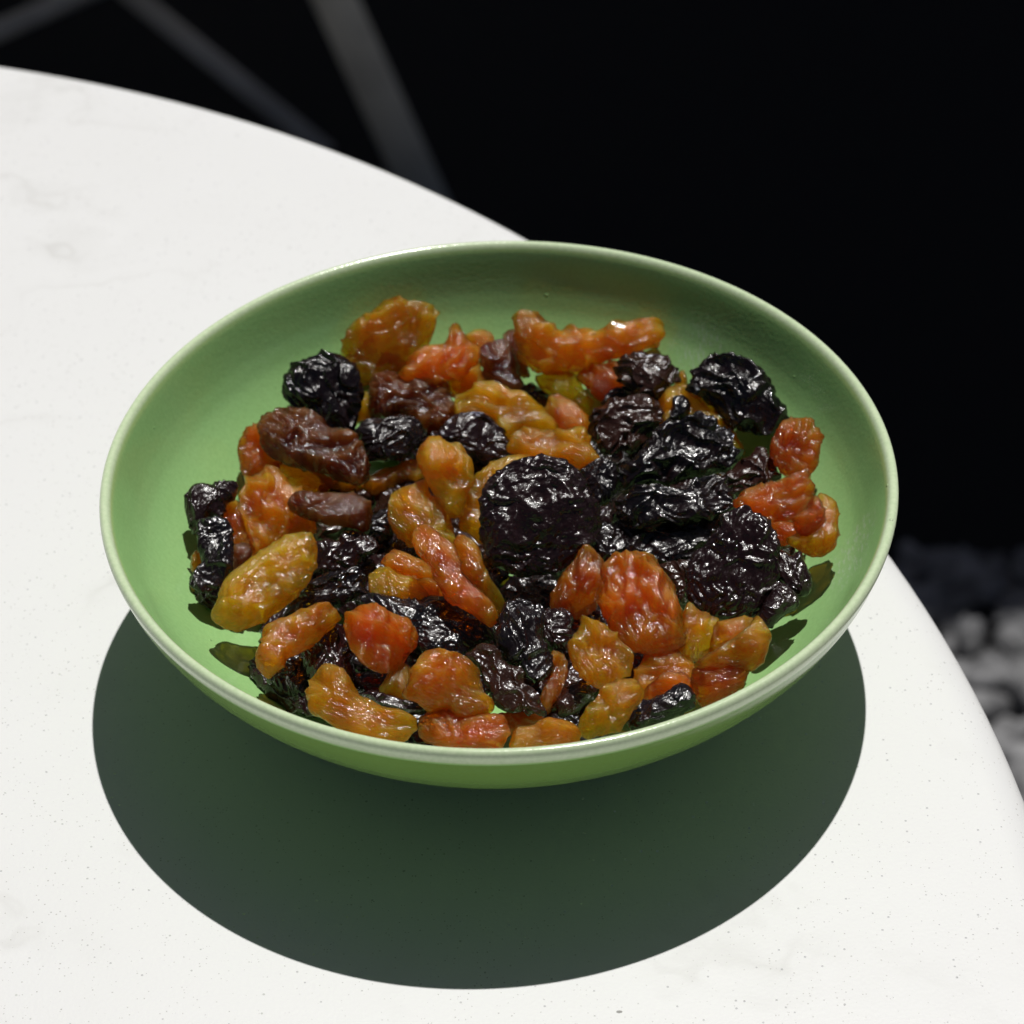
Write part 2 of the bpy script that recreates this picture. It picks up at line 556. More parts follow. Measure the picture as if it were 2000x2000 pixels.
# unseen cover, added and shaped to shade the ground behind the table
aw = tag(bpy.data.objects.new("shade_cover", None), "unseen dark cover added to shade the ground behind the table", "shade_cover")
COL.objects.link(aw)
AZ = GZ + 3.6
bm = bmesh.new(); box(bm, (-0.85, 1.918, AZ), (1.4, 2.75, AZ + 0.03)); bm_obj("cover_sheet", bm, M_SHADE_COVER, aw)
for x in (-0.82, 1.37):
    for y in (2.0, 2.71):
        tube("post", [(x, y, GZ), (x, y, AZ)], 0.03, M_IRON, aw)

# table -----------------------------------------------------------------
TX, TY, TR = -0.190459, -0.07122, 0.2770
tb = tag(bpy.data.objects.new("table", None), "round white stone café table with soft rounded edge under the bowl", "table")
COL.objects.link(tb)
tb.location = (TX, TY, 0)
e, th = 0.0075, 0.022
prof = [(0.0, 0.0), (0.06, 0.0), (0.12, 0.0), (0.18, 0.0), (0.23, 0.0), (0.255, 0.0), (TR - e - 0.004, 0.0)]
for k in range(0, 13):
    t = k / 12 * math.pi / 2
    prof.append((TR - e + e * math.sin(t), -e + e * math.cos(t)))
prof += [(TR, -th + 0.004), (TR - 0.0012, -th + 0.0012), (TR - 0.004, -th), (0.2, -th), (0.0, -th)]
me = lathe("tabletop", prof[::-1], 256, M_STONE)
me.flip_normals() if False else None
top = link("tabletop", me, tb)
tube("pedestal", [(0, 0, -th), (0, 0, GZ + 0.02)], 0.03, M_IRON, tb)
link("base", lathe("base", [(0.0, GZ), (0.2, GZ), (0.2, GZ + 0.008), (0.05, GZ + 0.03), (0.0, GZ + 0.03)], 64, M_IRON), tb)

# chair behind: its splayed leg and two braces show, out of focus ---------------
ch = tag(bpy.data.objects.new("chair", None), "out of focus grey chair with slanting leg behind the table", "chair")
COL.objects.link(ch)


def at_y(px, py, y):
    d = ray(px, py)
    return CAM + d * ((y - CAM.y) / d.y)


def extend(a, b, z):
    d = b - a
    return a + d * ((z - a.z) / d.z)


SEAT_Z = GZ + 0.44
a = at_y(846, 420, 1.17); b = at_y(655, 0, 1.22)
foot, head = extend(a, b, GZ), extend(a, b, SEAT_Z)
tube("leg", [foot, head], 0.0140, M_CHAIR, ch, flat=0.7)
cxs = head.x - 0.0
sx0, sx1, sy0, sy1 = head.x - 0.42, head.x + 0.03, head.y - 0.03, head.y + 0.42
bm = bmesh.new(); box(bm, (sx0, sy0, SEAT_Z), (sx1, sy1, SEAT_Z + 0.03)); bm_obj("seat", bm, M_CHAIR, ch, 0.008)
for fx, fy, hx, hy in ((sx0 - 0.12, sy0, sx0 + 0.03, sy0 + 0.03), (sx0 - 0.1, sy1 + 0.1, sx0 + 0.03, sy1 - 0.03), (sx1 + 0.1, sy1 + 0.1, sx1 - 0.03, sy1 - 0.03)):
    tube("leg", [(fx, fy, GZ), (hx, hy, SEAT_Z)], 0.0175, M_CHAIR, ch, flat=0.7)
apex = at_y(222, -38, 1.30)
e1 = at_y(640, 300, 1.20); e2 = at_y(-120, 110, 1.20)
tube("brace", [apex, e1], 0.0065, M_STEEL, ch)
tube("brace", [apex, e2], 0.0065, M_STEEL, ch)
tube("brace_post", [apex, (apex.x, apex.y + 0.04, SEAT_Z)], 0.0065, M_STEEL, ch)

# ------------------------------------------------------------------ bowl
H = RIM_Z * 1000
outer = [(28.0, 0.8), (28.4, 0.25), (29.2, 0.05), (30.2, 0.3), (30.8, 1.2), (31.4, 3.2), (33.5, 5.4), (39.5, 9.0), (48.3, 14.7), (55.9, 21.8), (60.6, 27.6), (63.2, 32.2), (64.35, 35.5)]
lip = [(64.35, 35.5), (64.65, 36.5), (64.8, 37.4), (64.65, 38.0), (64.3, 38.35), (63.8, 38.4), (63.3, 38.1), (62.8, 37.3)]
inner = [(62.8, 37.3), (62.3, 36.0), (60.95, 32.0), (59.75, 29.0), (58.0, 25.8), (54.8, 21.9), (49.7, 17.1), (42.0, 12.1), (30.0, 7.8), (16.0, 5.9), (6.0, 5.3), (0.0, 5.25)]
under = [(0.0, 3.3), (14.0, 3.3), (24.0, 3.2), (27.0, 2.4), (27.7, 1.4), (28.0, 0.8)]
# one smooth curve, cut into body and rim afterwards
full = smooth_prof(under + outer[1:] + lip[1:] + inner[1:], 8) / 1000.0
npu = 8 * (len(under) - 1); npo = npu + 8 * (len(outer) - 1); npl = npo + 8 * (len(lip) - 1)
bowl = tag(bpy.data.objects.new("bowl", None), "shallow round green glazed bowl with pale rim holding the raisins", "bowl")
COL.objects.link(bowl)
bowl.scale = (0.998, 0.988, 1.0)      # thrown very slightly out of round


def glaze_val(r, z, inside):
    z = z * 1000
    if inside:
        return np.clip(1.0 - (38.0 - z) / 1.7, 0, 1) ** 1.5
    return np.clip((z - 35.6) / 0.5, 0, 1)


def bowl_part(name, i0, i1, mat=M_GLAZE):
    pr = full[i0:i1 + 1]
    me = lathe(name, pr, 256, mat)
    idx = np.arange(i0, i1 + 1)
    g = np.where(idx > npo + 40, glaze_val(pr[:, 0], pr[:, 1], True), glaze_val(pr[:, 0], pr[:, 1], False))
    g = np.where((idx > npo + 8) & (idx <= npo + 40), 1.0, g)
    at = me.attributes.new("glaze", 'FLOAT', 'POINT')
    at.data.foreach_set("value", np.repeat(g, 256).astype(np.float32))
    return link(name, me, bowl)


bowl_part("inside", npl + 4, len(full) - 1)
bowl_part("outside", npu + 36, npo, M_GLAZE_SHADED)
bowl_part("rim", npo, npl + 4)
bowl_part("foot_ring", 0, npu + 36, M_GLAZE_SHADED)

_ir = np.array([p[0] for p in inner])[::-1] / 1000; _iz = np.array([p[1] for p in inner])[::-1] / 1000


def bowl_z(r):
    return float(np.interp(r, _ir, _iz))


# ------------------------------------------------------------------ raisins
bm = bmesh.new()
bmesh.ops.create_icosphere(bm, subdivisions=6, radius=1.0)
SPH = np.array([v.co[:] for v in bm.verts]); SPF = np.array([[v.index for v in f.verts] for f in bm.faces])
bm.free()


def vnormals(co):
    a, b, c = co[SPF[:, 0]], co[SPF[:, 1]], co[SPF[:, 2]]
    n = np.cross(b - a, c - a)
    out = np.zeros_like(co)
    for k in range(3):
        for d in range(3):
            out[:, d] += np.bincount(SPF[:, k], n[:, d], len(co))
    return out / (np.linalg.norm(out, axis=1)[:, None] + 1e-12)


KINDS = {      # colour of the flesh, translucency, wrinkle style
    'gold':   ((0.9996, 0.655, 0.0003), 1.0, 'gold'),
    'pale':   ((0.9996, 0.72, 0.0008), 1.0, 'gold'),
    'orange': ((0.9993, 0.55, 0.00005), 1.0, 'gold'),
    'red':    ((0.9988, 0.41, 0.00002), 1.0, 'gold'),
    'amber':  ((0.998, 0.50, 0.00005), 1.0, 'gold'),
    'umber':  ((0.93, 0.27, 0.00002), 1.0, 'crinkle'),
    'brown':  ((0.32, 0.055, 0.00002), 1.0, 'crinkle'),
    'plum':   ((0.012, 0.0048, 0.0052), 0.0, 'black'),
    'wrinkled': ((0.0105, 0.0044, 0.0050), 0.0, 'fine'),
    'brownblack': ((0.026, 0.0095, 0.0050), 0.0, 'fold'),
    'black':  ((0.0035, 0.0032, 0.0040), 0.0, 'black'),
    'gloss':  ((0.0030, 0.0026, 0.0032), 0.0, 'fold'),
}
ZOOM = {'A': (340, 560), 'B': (700, 560), 'C': (1120, 560), 'D': (340, 940), 'E': (700, 940), 'F': (1120, 940)}
ZS = 1932 / 520.0
LAYER = 0.0034
n_made = 0


def pile_z(r, layer):
    return max(bowl_z(r) + 0.0042, 0.0148) + LAYER * layer


def locate(px, py, layer):
    d = ray(px, py)
    for t in np.arange(0.36, 0.60, 0.0002):
        p = CAM + d * t
        r = math.hypot(p.x, p.y)
        if r < 0.0535 and p.z < pile_z(r, layer):
            return p
    return p


def raisin(zoom, pts, kind, layer, label, tilt=0.55, thick=1.0, seed=None, wr=1.0, lean=(0, 0), bend=0.0, solid=None):
    global n_made
    n_made += 1
    rnd = np.random.RandomState(seed if seed is not None else 100 + n_made * 17)
    ox, oy = ZOOM[zoom]
    px = np.array([(ox + x / ZS, oy + y / ZS) for x, y in pts])
    # centre of area
    x, y = px[:, 0], px[:, 1]
    x2, y2 = np.roll(x, -1), np.roll(y, -1)
    cr = x * y2 - x2 * y
    A = cr.sum() / 2
    cx, cy = ((x + x2) * cr).sum() / (6 * A), ((y + y2) * cr).sum() / (6 * A)
    if solid: cx, cy = ox + solid[0] / ZS, oy + solid[1] / ZS
    c = locate(cx, cy, layer)
    view = (CAM - c).normalized()
    nrm = (view * tilt + Vector((0, 0, 1)) * (1 - tilt) + Vector((lean[0], lean[1], 0)) + Vector(rnd.normal(size=3)) * 0.05).normalized()
    ax = (CX - nrm * CX.dot(nrm)).normalized()
    ay = nrm.cross(ax)
    q = []
    for a_, b_ in px:
        d = ray(a_, b_)
        t = (c - CAM).dot(nrm) / d.dot(nrm)
        p = CAM + d * t - c
        q.append((p.dot(ax), p.dot(ay)))
    q = np.array(q) * 1000.0                       # millimetres in the raisin's own plane
    # long axis
    sp = smooth_prof(np.vstack([q, q[:1]]), 6)[:-1]
    cov = np.cov(sp.T)
    w_, ev = np.linalg.eigh(cov)
    L = ev[:, 1]
    rot = np.array([[L[0], L[1]], [-L[1], L[0]]])
    sp = sp @ rot.T
    a_len, b_len = np.abs(sp[:, 0]).max(), np.abs(sp[:, 1]).max()
    th = np.arctan2(sp[:, 1], sp[:, 0]); rr = np.hypot(sp[:, 0], sp[:, 1])
    grid = np.linspace(-np.pi, np.pi, 181)
    o = np.argsort(th)
    rad = np.interp(grid, np.concatenate([th[o] - 2 * np.pi, th[o], th[o] + 2 * np.pi]), np.tile(rr[o], 3))
    ker = np.array([1, 2, 1.0]); ker /= ker.sum()
    ext = np.concatenate([rad[-4:-1], rad, rad[1:4]])
    rad = np.convolve(ext, ker, 'same')[3:-3]
    al = np.arctan2(SPH[:, 1] * b_len, SPH[:, 0] * a_len)
    ca = np.sqrt(np.clip(1 - SPH[:, 2] ** 2, 0, 1)) ** (0.82 if KINDS[kind][2] == "fine" else 0.66)
    rs = np.interp(al, grid, rad) * 1.035
    T = float(np.clip(0.42 * b_len, 1.5, 3.5)) * thick
    style = KINDS[kind][2]
    off = rnd.uniform(0, 200, 3)
    co = np.stack([np.cos(al) * rs * ca, np.sin(al) * rs * ca, SPH[:, 2] * T], 1)
    # uneven thickness and a bend over the long axis
    lump = noise(co * 0.16 + off)
    co[:, 2] *= 1 + 0.45 * lump
    co[:, 2] += bend * ((co[:, 0] / a_len) ** 2 - 0.3) + 0.9 * noise(np.stack([co[:, 0] * 0.13, co[:, 1] * 0.17, 0 * co[:, 0]], 1) + off + 9)
    n = vnormals(co)
    st = np.array([0.62, 1.15, 0.95])
    wv = np.stack([noise(co * 0.22 + off + 31), noise(co * 0.22 + off + 57), noise(co * 0.22 + off + 83)], 1)

    st2 = np.array([0.60, 1.0, 0.9])
    cw = co * st2

    def cells(num, width, warp):
        """Skin sunk between a net of ridges: 0 on a ridge, 1 in the hollow between."""
        seeds = cw[rnd.choice(len(cw), num, replace=False)]
        q = cw + warp * wv
        d2 = ((q[:, None, :] - seeds[None]) ** 2).sum(2)
        d2.partition(1, axis=1)
        f = np.sqrt(d2[:, :2])
        return 1 - np.exp(-(f[:, 1] - f[:, 0]) / width)

    def ridge(f, warp=1.2, eps=0.06):
        v = noise(co * st * f + wv * warp + off * 1.7)
        return np.sqrt(v * v + eps * eps)

    area = a_len * b_len
    if style == 'gold':
        d = 0.62 - 1.05 * cells(int(6 + area * 0.09), 0.9, 2.6) - 0.24 * cells(int(16 + area * 0.42), 0.5, 1.6)
        d += -0.46 * (ridge(0.42, 1.0, 0.04) - 0.2) - 0.15 * (ridge(1.0, 1.4, 0.05) - 0.2) - 0.04 * (ridge(2.1, 1.6, 0.06) - 0.2)
    elif style == 'crinkle':
        d = 0.7 - 0.85 * cells(int(8 + area * 0.14), 0.8, 2.4) - 0.50 * cells(int(24 + area * 0.7), 0.45, 1.8)
        d += -0.55 * (ridge(0.60, 1.4, 0.05) - 0.2) - 0.28 * (ridge(1.25, 1.5, 0.05) - 0.2)
    elif style == 'fine':
        d = 0.5 - 0.55 * cells(int(7 + area * 0.07), 1.2, 3.0) - 0.42 * cells(int(30 + area * 0.9), 0.55, 3.2)
        d += -0.60 * (ridge(0.62, 2.6, 0.05) - 0.2) - 0.26 * (ridge(1.25, 2.2, 0.05) - 0.2)
    elif style == 'fold':
        d = 0.8 - 1.25 * cells(int(7 + area * 0.11), 0.9, 3.0) - 0.55 * cells(int(16 + area * 0.35), 0.5, 2.2)
        d += -0.75 * (ridge(0.34, 1.6, 0.04) - 0.2) - 0.10 * (ridge(1.1, 1.5, 0.08) - 0.2)
    else:
        d = 0.75 - 0.95 * cells(int(8 + area * 0.15), 0.9, 3.2) - 0.42 * cells(int(26 + area * 0.75), 0.5, 2.6)
        d += -0.55 * (ridge(0.50, 2.0, 0.06) - 0.2) - 0.16 * (ridge(1.1, 1.8, 0.07) - 0.2)
    k = (0.4 + 0.6 * wr) * np.clip(b_len / 6.0, 0.45, 1.15)
    co = co + n * (d * k)[:, None]
    # back to the raisin's frame: local x long axis, z out of the pile
    name = 'black_raisin' if KINDS[kind][1] == 0 else ('golden_raisin' if kind in ('gold', 'pale', 'orange', 'red', 'amber') else 'brown_raisin')
    me = mesh_np(name, co / 1000.0, SPF, M_DARK if KINDS[kind][1] == 0 else M_GOLD)
    ob = link(name, me)
    lx = ax * L[0] + ay * L[1]
    ly = nrm.cross(lx)
    ob.matrix_world = Matrix(((lx.x, ly.x, nrm.x, c.x), (lx.y, ly.y, nrm.y, c.y), (lx.z, ly.z, nrm.z, c.z), (0, 0, 0, 1)))
    jit = 1 + rnd.uniform(-0.10, 0.10)
    col = KINDS[kind][0]
    ob.color = (col[0], col[1] * jit, col[2] * jit, KINDS[kind][1])
    tag(ob, label, "raisin", "raisins heaped in the green bowl")
    return ob


# each raisin: outline as it shows, kind, how high it lies in the heap, label
# --- back edge of the heap
raisin('A', [(1190,490),(1290,310),(1440,190),(1610,100),(1790,90),(1890,140),(1910,270),(1850,430),(1720,580),(1620,640),(1480,690),(1350,715),(1300,600)], 'orange', 1.2, "large amber raisin standing at the back left edge of the heap", tilt=.9, thick=.8)
raisin('B', [(290,640),(360,560),(400,480),(480,420),(620,400),(690,300),(760,330),(800,400),(860,470),(830,590),(760,660),(640,690),(540,710),(440,680),(340,665)], 'red', 2.4, "knobbly red orange raisin with pointed top beside the large amber one at the back")
raisin('B', [(640,690),(740,640),(780,560),(860,540),(930,690),(900,760),(780,800),(690,800)], 'orange', .8, "smooth bright orange flank of a raisin tucked under the pointed red orange one", thick=1.2)
raisin('B', [(70,790),(90,690),(160,630),(270,615),(340,670),(540,710),(620,700),(650,800),(700,880),(690,960),(620,1030),(500,1025),(440,985),(390,925),(280,900),(130,940),(90,870)], 'brown', 2.0, "wide brown raisin with glittering crinkled skin below the pointed red orange one")
raisin('B', [(780,370),(860,330),(940,340),(990,400),(960,480),(870,500),(800,450)], 'amber', .5, "small amber brown raisin peeping out behind the pointed red orange one")
raisin('B', [(870,490),(900,430),(1000,400),(1080,420),(1110,480),(1160,570),(1150,620),(1190,710),(1150,760),(1040,740),(940,690),(900,580)], 'brown', 1.3, "purplish brown raisin between the red orange and the long bent orange one at the back")
raisin('B', [(1040,400),(1080,340),(1150,330),(1190,420),(1200,520),(1240,640),(1160,620),(1110,480),(1080,440)], 'brown', .3, "narrow purplish brown raisin half hidden by the left end of the long bent orange one")
raisin('B', [(1100,240),(1130,190),(1180,175),(1260,200),(1340,230),(1400,290),(1480,310),(1620,290),(1740,300),(1850,265),(1960,250),(2120,210),(2200,250),(2220,370),(2160,420),(2040,480),(1890,530),(1760,540),(1680,590),(1550,610),(1450,615),(1330,605),(1240,560),(1180,500),(1160,420),(1130,300)], 'orange', 2.2, "long bent orange raisin with two lobes lying along the back of the heap", solid=(1560,450), tilt=.75)
raisin('B', [(770,770),(830,730),(920,710),(1030,715),(1110,760),(1220,800),(1310,870),(1390,950),(1440,1020),(1420,1060),(1340,1050),(1150,1060),(1070,1100),(1010,1040),(940,940),(800,930),(710,940),(690,880),(710,810)], 'gold', 2.4, "long tapering amber raisin pointing down at the knobbly orange one", solid=(1040,880))
raisin('B', [(1160,770),(1200,730),(1260,715),(1330,760),(1390,790),(1400,850),(1340,890),(1250,850),(1190,810)], 'black', .8, "small black raisin sunk between amber ones at the back of the heap")
raisin('B', [(1280,680),(1340,630),(1450,615),(1530,630),(1600,690),(1640,760),(1710,830),(1690,880),(1660,930),(1590,880),(1500,820),(1400,800),(1330,750)], 'gold', 1.5, "amber raisin with glittering lower end under the bend of the long two lobed one")
raisin('B', [(1350,880),(1400,800),(1470,790),(1550,840),(1640,910),(1690,980),(1695,1100),(1650,1130),(1560,1090),(1480,1060),(1440,1020),(1390,950)], 'amber', 1.9, "brownish amber raisin just behind the knobbly orange one")
raisin('B', [(1080,1160),(1130,1060),(1200,1030),(1300,1040),(1390,1060),(1460,1045),(1560,1030),(1650,1060),(1690,1140),(1740,1220),(1740,1280),(1680,1310),(1600,1325),(1500,1280),(1400,1240),(1280,1250),(1180,1220),(1100,1200)], 'orange', 3.2, "knobbly orange raisin touching the top edge of the large round black one", solid=(1420,1160))
raisin('A', [(1350,790),(1400,780),(1440,860),(1430,950),(1350,980),(1270,1060),(1290,960),(1320,850)], 'orange', .6, "narrow orange raisin wedged between the round black and the wide brown one")
# --- left side
raisin('A', [(800,700),(840,610),(930,530),(1050,490),(1150,490),(1250,540),(1310,610),(1340,700),(1340,800),(1300,950),(1280,1050),(1200,1060),(1130,1030),(1050,970),(970,910),(870,880),(820,800)], 'black', 1.6, "glossy round black raisin leaning at the back left edge of the heap", tilt=.8)
raisin('A', [(630,1040),(640,960),(720,910),(850,890),(970,900),(1050,950),(1130,1020),(1260,1050),(1340,1130),(1400,1260),(1390,1400),(1330,1440),(1230,1420),(1180,1400),(1040,1340),(900,1310),(810,1290),(700,1210),(650,1130)], 'brown', 3.2, "large dark brown raisin with red glowing lower edge on the left of the heap")
raisin('A', [(475,1200),(500,1110),(550,1030),(620,990),(690,1060),(740,1180),(790,1280),(720,1340),(600,1380),(520,1390),(490,1300)], 'umber', 1.0, "rusty brown raisin behind the left end of the large dark brown one")
raisin('A', [(1310,1080),(1340,1020),(1400,960),(1530,955),(1650,950),(1740,980),(1780,1030),(1770,1100),(1730,1190),(1640,1240),(1500,1260),(1400,1280),(1380,1220),(1360,1140)], 'black', 2.4, "lumpy black raisin between the large dark brown one and the yellow teardrop one")
raisin('B', [(400,1150),(500,1090),(610,1045),(650,1000),(740,940),(830,925),(920,930),(980,990),(1050,1060),(1080,1170),(1100,1230),(950,1290),(860,1260),(800,1250),(760,1200),(680,1150),(580,1130),(480,1150)], 'plum', 1.9, "long purplish black raisin behind the top of the yellow teardrop one", solid=(830,1100))
raisin('A', [(1050,1400),(1180,1390),(1320,1420),(1390,1400),(1500,1340),(1640,1300),(1750,1260),(1800,1310),(1790,1390),(1700,1410),(1600,1440),(1500,1510),(1350,1500),(1180,1490),(1060,1470)], 'amber', .8, "shaded amber brown raisin lying low under the large dark brown one")
raisin('A', [(740,1290),(900,1290),(1050,1320),(1180,1380),(1100,1480),(940,1500),(820,1420)], 'umber', 1.2, "shaded brown raisin right below the large dark brown one")
raisin('A', [(450,1510),(520,1400),(620,1345),(740,1330),(830,1400),(890,1450),(940,1490),(960,1580),(1050,1700),(1040,1800),(960,1800),(850,1800),(720,1880),(610,1940),(540,1850),(490,1700)], 'amber', 2.3, "big translucent orange raisin behind the large yellow oval one", thick=.8)
raisin('D', [(320,230),(450,140),(490,280),(540,420),(610,530),(570,600),(520,650),(450,690),(400,600),(370,450),(330,330)], 'umber', .8, "narrow shaded brown raisin between the wrinkled black one and the big translucent orange one")
raisin('D', [(430,480),(530,470),(570,530),(545,610),(490,660),(430,680),(410,580)], 'brown', 1.4, "small crinkled brown raisin beside the upper end of the large yellow oval one")
raisin('D', [(95,180),(100,80),(180,30),(260,40),(340,15),(420,5),(470,30),(450,90),(380,170),(340,260),(240,280),(200,340),(150,360),(105,290)], 'plum', 1.6, "dull purplish black raisin at the far left edge of the heap, upper of two")
raisin('D', [(165,420),(190,300),(260,270),(350,280),(400,330),(430,450),(430,600),(400,700),(330,770),(210,805),(140,760),(120,680),(180,620),(200,560)], 'black', 1.8, "finely wrinkled black raisin at the far left edge of the heap, lower of two")
raisin('D', [(130,610),(150,510),(190,520),(230,600),(190,660),(140,650)], 'amber', .3, "tiny amber raisin tip behind the finely wrinkled black one at the left edge")
raisin('D', [(830,150),(880,105),(970,85),(1100,90),(1250,85),(1350,110),(1410,160),(1440,240),(1400,320),(1370,350),(1280,320),(1170,310),(1060,310),(960,260),(860,210)], 'brown', 3.1, "spindle shaped dark brown raisin resting on the big translucent orange one")
raisin('A', [(1390,1780),(1410,1700),(1470,1640),(1560,1600),(1590,1720),(1570,1810),(1500,1860),(1430,1830)], 'gloss', 1.5, "smooth glossy black raisin with curved grooves left of the yellow curled one")
raisin('D', [(1020,450),(1120,430),(1200,430),(1230,380),(1320,365),(1400,390),(1460,420),(1470,500),(1420,560),(1380,540),(1330,600),(1230,650),(1130,660),(1030,670),(1010,560)], 'plum', 1.6, "dull black lumpy raisin right of the upper end of the large yellow oval one")
raisin('D', [(800,970),(850,880),(920,800),(980,720),(1060,670),(1180,650),(1340,650),(1380,720),(1370,790),(1420,830),(1250,880),(1100,910),(960,950),(880,1000),(760,1010)], 'gloss', 1.9, "glossy folded black raisin tucked under the lower side of the large yellow oval one")
raisin('D', [(290,980),(320,900),(350,790),(410,690),(520,610),(620,530),(720,460),(850,390),(960,390),(1030,440),(1040,520),(1010,640),(920,780),(830,890),(720,970),(600,1040),(480,1090),(400,1080),(310,1030)], 'gold', 3.3, "large yellow oval raisin overhanging the left edge of the heap", thick=.75, wr=.6)
raisin('D', [(580,1290),(600,1240),(640,1190),(660,1080),(740,1030),(850,1000),(960,940),(1060,900),(1140,905),(1195,970),(1170,1030),(1080,1090),(1020,1170),(930,1240),(820,1300),(760,1370),(700,1440),(640,1420),(600,1360)], 'orange', 2.8, "slanting orange raisin below the large yellow oval one at the front left", wr=.8)
raisin('D', [(940,1300),(970,1210),(1040,1120),(1120,1060),(1200,1070),(1260,1160),(1300,1280),(1320,1420),(1290,1490),(1200,1480),(1080,1460),(1000,1420),(960,1370)], 'plum', 1.7, "round purplish black raisin between the slanting orange one and the red orange lump")
raisin('D', [(690,1440),(820,1300),(930,1250),(990,1330),(1010,1440),(990,1540),(950,1580),(850,1560),(760,1510)], 'black', .4, "shaded black raisin lying under the slanting orange one on the bowl")
raisin('D', [(960,1560),(980,1480),(1020,1400),(1080,1330),(1160,1330),(1230,1390),(1280,1460),(1340,1560),(1430,1610),(1560,1670),(1680,1710),(1730,1700),(1735,1790),(1700,1850),(1640,1890),(1500,1890),(1350,1850),(1200,1790),(1080,1730),(1000,1660)], 'gold', 2.4, "yellow crescent raisin touching the front left rim of the bowl", solid=(1270,1640), wr=.7)
# --- middle
raisin('B', [(430,1260),(450,1180),(520,1110),(580,1095),(630,1130),(710,1130),(780,1210),(820,1330),(825,1440),(780,1500),(770,1550),(740,1630),(700,1660),(650,1645),(590,1570),(520,1480),(460,1370)], 'gold', 4.2, "yellow teardrop raisin on top of the heap pointing down", wr=.8)
raisin('B', [(1090,1225),(1180,1225),(1260,1245),(1240,1380),(1150,1600),(1000,1800),(890,1850),(800,1790),(740,1740),(745,1620),(770,1530),(850,1390),(950,1290)], 'pale', 2.6, "pale yellow curved raisin hugging the left side of the large round black one", wr=.5)
raisin('E', [(230,140),(290,60),(380,25),(480,10),(560,120),(640,210),(690,330),(700,460),(620,520),(500,520),(385,470),(300,400),(240,300)], 'pale', 2.6, "pale amber raisin beneath the tip of the yellow teardrop one", wr=.7)
raisin('E', [(380,480),(400,380),(450,330),(530,340),(580,400),(690,470),(740,570),(760,680),(860,780),(950,880),(1000,950),(990,1010),(950,1050),(880,1000),(780,930),(650,870),(600,800),(560,720),(510,600),(440,520)], 'red', 3.9, "long smooth red orange raisin slanting down beside the large round black one", wr=.55, tilt=.5)
raisin('E', [(690,430),(760,400),(850,460),(900,560),(930,660),(1010,770),(1070,880),(1010,960),(900,850),(780,700),(700,560)], 'amber', 2.2, "amber raisin behind the long smooth red orange one")
raisin('E', [(170,590),(190,540),(260,505),(350,515),(440,570),(520,620),(570,710),(470,710),(340,690),(230,650)], 'red', 2.4, "small red orange raisin above the stubby pale yellow one", wr=.7)
raisin('E', [(75,790),(90,690),(150,630),(220,630),(300,670),(400,700),(470,770),(510,830),(470,875),(300,870),(120,860)], 'pale', 2.2, "stubby pale yellow raisin above the long rough black one", wr=.7)
raisin('E', [(430,730),(500,715),(570,750),(620,860),(560,880),(470,850),(430,780)], 'red', 1.8, "small orange raisin squeezed between the stubby pale yellow and the long red orange one")
raisin('B', [(880,1700),(890,1600),(930,1490),(980,1380),(1080,1300),(1200,1255),(1370,1250),(1500,1290),(1600,1360),(1670,1470),(1720,1600),(1730,1720),(1690,1850),(1640,1930),(1560,1992),(1450,2052),(1300,2062),(1190,2092),(1080,2022),(960,2002),(900,1882)], 'wrinkled', 4.0, "largest raisin, round purplish black and finely wrinkled, on top in the middle", thick=.72, tilt=.8)
raisin('E', [(-40,890),(80,845),(250,870),(400,870),(490,850),(600,855),(660,890),(760,920),(850,990),(960,1080),(950,1150),(890,1190),(830,1190),(740,1270),(600,1280),(450,1240),(330,1110),(180,990),(60,930)], 'black', 1.7, "long rough black raisin lying behind the red orange lump at the front", solid=(560,1060))
raisin('D', [(1260,980),(1310,920),(1400,900),(1520,920),(1620,970),(1720,1020),(1765,1110),(1740,1180),(1700,1220),(1650,1300),(1580,1380),(1500,1400),(1420,1370),(1330,1310),(1290,1200),(1255,1090)], 'red', 3.0, "red orange lump of a raisin with shiny facets at the front left", thick=1.15, wr=.9)
raisin('E', [(990,1150),(1010,1060),(1060,920),(1110,880),(1200,880),(1260,920),(1340,930),(1330,1050),(1330,1150),(1370,1220),(1400,1300),(1390,1400),(1290,1460),(1220,1420),(1200,1350),(1130,1340),(1060,1270),(1000,1210)], 'black', 2.7, "crumpled black raisin standing in the front middle of the heap")
raisin('E', [(1320,950),(1430,930),(1500,940),(1550,1000),(1540,1080),(1570,1130),(1520,1210),(1430,1200),(1350,1150),(1290,1050)], 'plum', 1.9, "brownish black raisin on the right shoulder of the crumpled black one in front")
raisin('E', [(780,1260),(890,1200),(980,1220),(1050,1300),(1100,1340),(1190,1380),(1220,1460),(1290,1500),(1340,1600),(1330,1680),(1200,1690),(1080,1680),(990,1630),(970,1560),(910,1480),(880,1380),(820,1310)], 'brownblack', 2.3, "dark brown crinkled raisin in front of the crumpled black one")
raisin('E', [(1400,1230),(1470,1250),(1515,1330),(1500,1450),(1450,1560),(1400,1650),(1330,1680),(1320,1560),(1380,1430)], 'umber', 1.6, "narrow red brown raisin beside the crumpled black one in front")
raisin('E', [(345,1530),(370,1440),(390,1360),(450,1290),(520,1250),(640,1240),(740,1275),(820,1340),(870,1410),(910,1520),(960,1580),(960,1640),(900,1680),(800,1720),(700,1700),(650,1650),(540,1660),(420,1600),(350,1580)], 'orange', 3.2, "plump smooth orange raisin at the front with a bright glint", thick=1.1, wr=.7)
raisin('E', [(140,1510),(200,1430),(250,1360),(330,1330),(400,1400),(390,1500),(370,1600),(260,1600),(180,1580)], 'amber', 1.4, "shaded amber brown raisin behind the plump smooth orange one")
